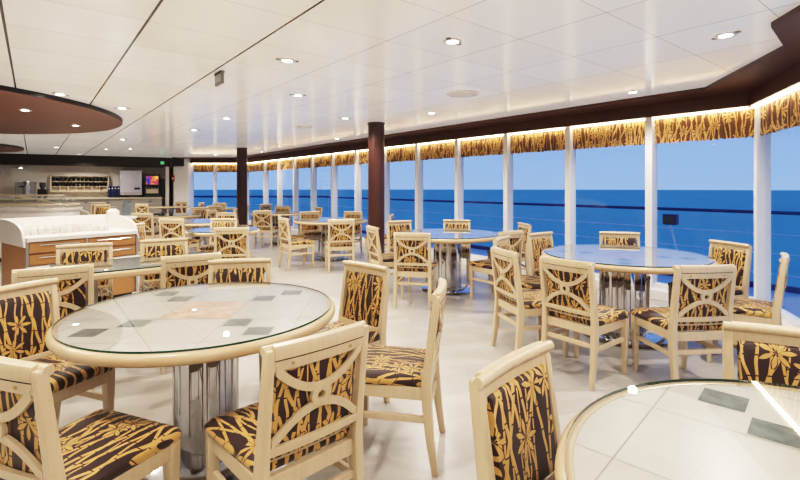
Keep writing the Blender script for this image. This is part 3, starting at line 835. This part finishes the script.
# exit sign and call point
es = thing('exit_sign', (-8.62, 16.62, 2.22), .1, 'small green glowing sign under the bulkhead at the far corner', 'sign')
MB().box(-.06, .06, -.02, .02, 0, .11).build('case', M['white'], es, bevel=.004)
MB().box(-.05, .05, -.024, -.02, .012, .098).build('face', M['exitgreen'], es)
fa = thing('fire_call_point', (-8.33, E0[1]-.3495, 1.62), 0, 'small red fire call point on the white corner pier', 'call point')
MB().box(-.05, .05, -.03, 0, 0, .2).build('case', M['red'], fa, bevel=.008)
MB().box(-.03, .03, -.034, -.03, .06, .12).build('face', M['white'], fa)

# ------------------------------------------------------------------ outside: deck, railing, sea
struct('deck', MB().prism([uv2xy(-14, 6.4), uv2xy(30, 6.4), uv2xy(30, 10.7), uv2xy(-14, 10.7)], -.62, -.45)
       .prism([(-25, E0[1]+.15), (0, E0[1]+.15), (0, 23), (-25, 23)], -.62, -.46), M['deck'])
rl = thing('deck_railing', (*uv2xy(0, 10.4), -.45), math.atan2(UY, UX), 'ship deck railing outside the windows with navy handrail and slanted white posts', 'railing')
RX0, RX1 = -13.5, 18.6     # local x runs along the ship
MB().tube([(RX0, 0, 1.39), (RX1, 0, 1.39)], .032).build('handrail', M['railblue'], rl, smooth=True)
for z in (.28, .65, 1.0): MB().tube([(RX0, 0, z), (RX1, 0, z)], .012, 6).build('wire', M['railwhite'], rl, smooth=True)
MB().box(RX0, RX1, -.05, .05, 0, .1).build('kerb', M['railblue'], rl)
for k in range(int((RX1-RX0)/1.9)+1):
    x = RX0+1.9*k+.6
    MB().tube([(x-.0, .25, .0), (x, -.0, 1.38)], .018, 6).build('post', M['railwhite'], rl, smooth=True)
rl2 = thing('deck_railing', (-15.5, 22.5, -.46), 0, 'deck railing beyond the far end windows', 'railing')
MB().tube([(-12, 0, 1.39), (12, 0, 1.39)], .045).build('handrail', M['railblue'], rl2, smooth=True)
for z in (.3, .65, 1.0): MB().tube([(-12, 0, z), (12, 0, z)], .012, 6).build('wire', M['railwhite'], rl2)
for k in range(13): MB().tube([(-12+2*k, 0, 0), (-12+2*k, 0, 1.38)], .018, 6).build('post', M['railwhite'], rl2, smooth=True)
fx = (uv2xy(3.75, 9.9))
fl = thing('deck_floodlight', (*fx, -.45), math.atan2(UY, UX), 'dark blue box lamp on a post outside the window behind the right table', 'lamp')
MB().tube([(-.25, 0, 0), (0, 0, 1.1)], .022, 8).build('post', M['railwhite'], fl, smooth=True)
MB().box(-.125, .125, -.08, .08, 1.10, 1.31).build('housing', M['railblue'], fl, bevel=.02)
MB().box(-.10, .10, .08, .09, 1.13, 1.28).build('lens', M['darkgrey'], fl)
# sea: a very wide disc well below the deck
sea = struct('sea', MB().poly([(4600*math.cos(2*PI*k/180), 4600*math.sin(2*PI*k/180), -24) for k in range(180)]), M['sea'])

# ------------------------------------------------------------------ sky
w = bpy.data.worlds.new('dusk_sky'); S.world = w; w.use_nodes = True
nt = w.node_tree; bg = nt.nodes['Background']
tc = nt.nodes.new('ShaderNodeTexCoord'); sx = nt.nodes.new('ShaderNodeSeparateXYZ'); nt.links.new(tc.outputs['Generated'], sx.inputs[0])
rp = nt.nodes.new('ShaderNodeValToRGB'); nt.links.new(sx.outputs[2], rp.inputs[0])
cr = rp.color_ramp; cr.elements[0].position = 0.0; cr.elements[0].color = lin(142, 169, 222); cr.elements[1].position = .6; cr.elements[1].color = lin(104, 140, 206)
e = cr.elements.new(.22); e.color = lin(122, 153, 216)
nt.links.new(rp.outputs[0], bg.inputs[0]); bg.inputs[1].default_value = 1.08

# ------------------------------------------------------------------ camera
cd = bpy.data.cameras.new('camera'); cam = bpy.data.objects.new('camera', cd); COL.objects.link(cam); S.camera = cam
cam.location = (0, 0, 1.4); cam.rotation_euler = (PI/2, 0, 0)
cd.sensor_width = 36; cd.lens = 458/800*36; cd.shift_y = -53/800
cd.clip_start = .05; cd.clip_end = 20000
S.view_settings.view_transform = 'Standard'; S.view_settings.look = 'None'
S.view_settings.exposure = 0.0
S.view_settings.use_curve_mapping = True
cmap = S.view_settings.curve_mapping
cmap.white_level = (1.7, 1.7, 1.7)
cc = cmap.curves[3]
cc.points[0].location = (0, 0); cc.points[1].location = (1, 1)
for px_, py_ in [(.03, .042), (.11, .235), (.22, .49), (.36, .70), (.6, .88)]: cc.points.new(px_, py_)
cmap.update()
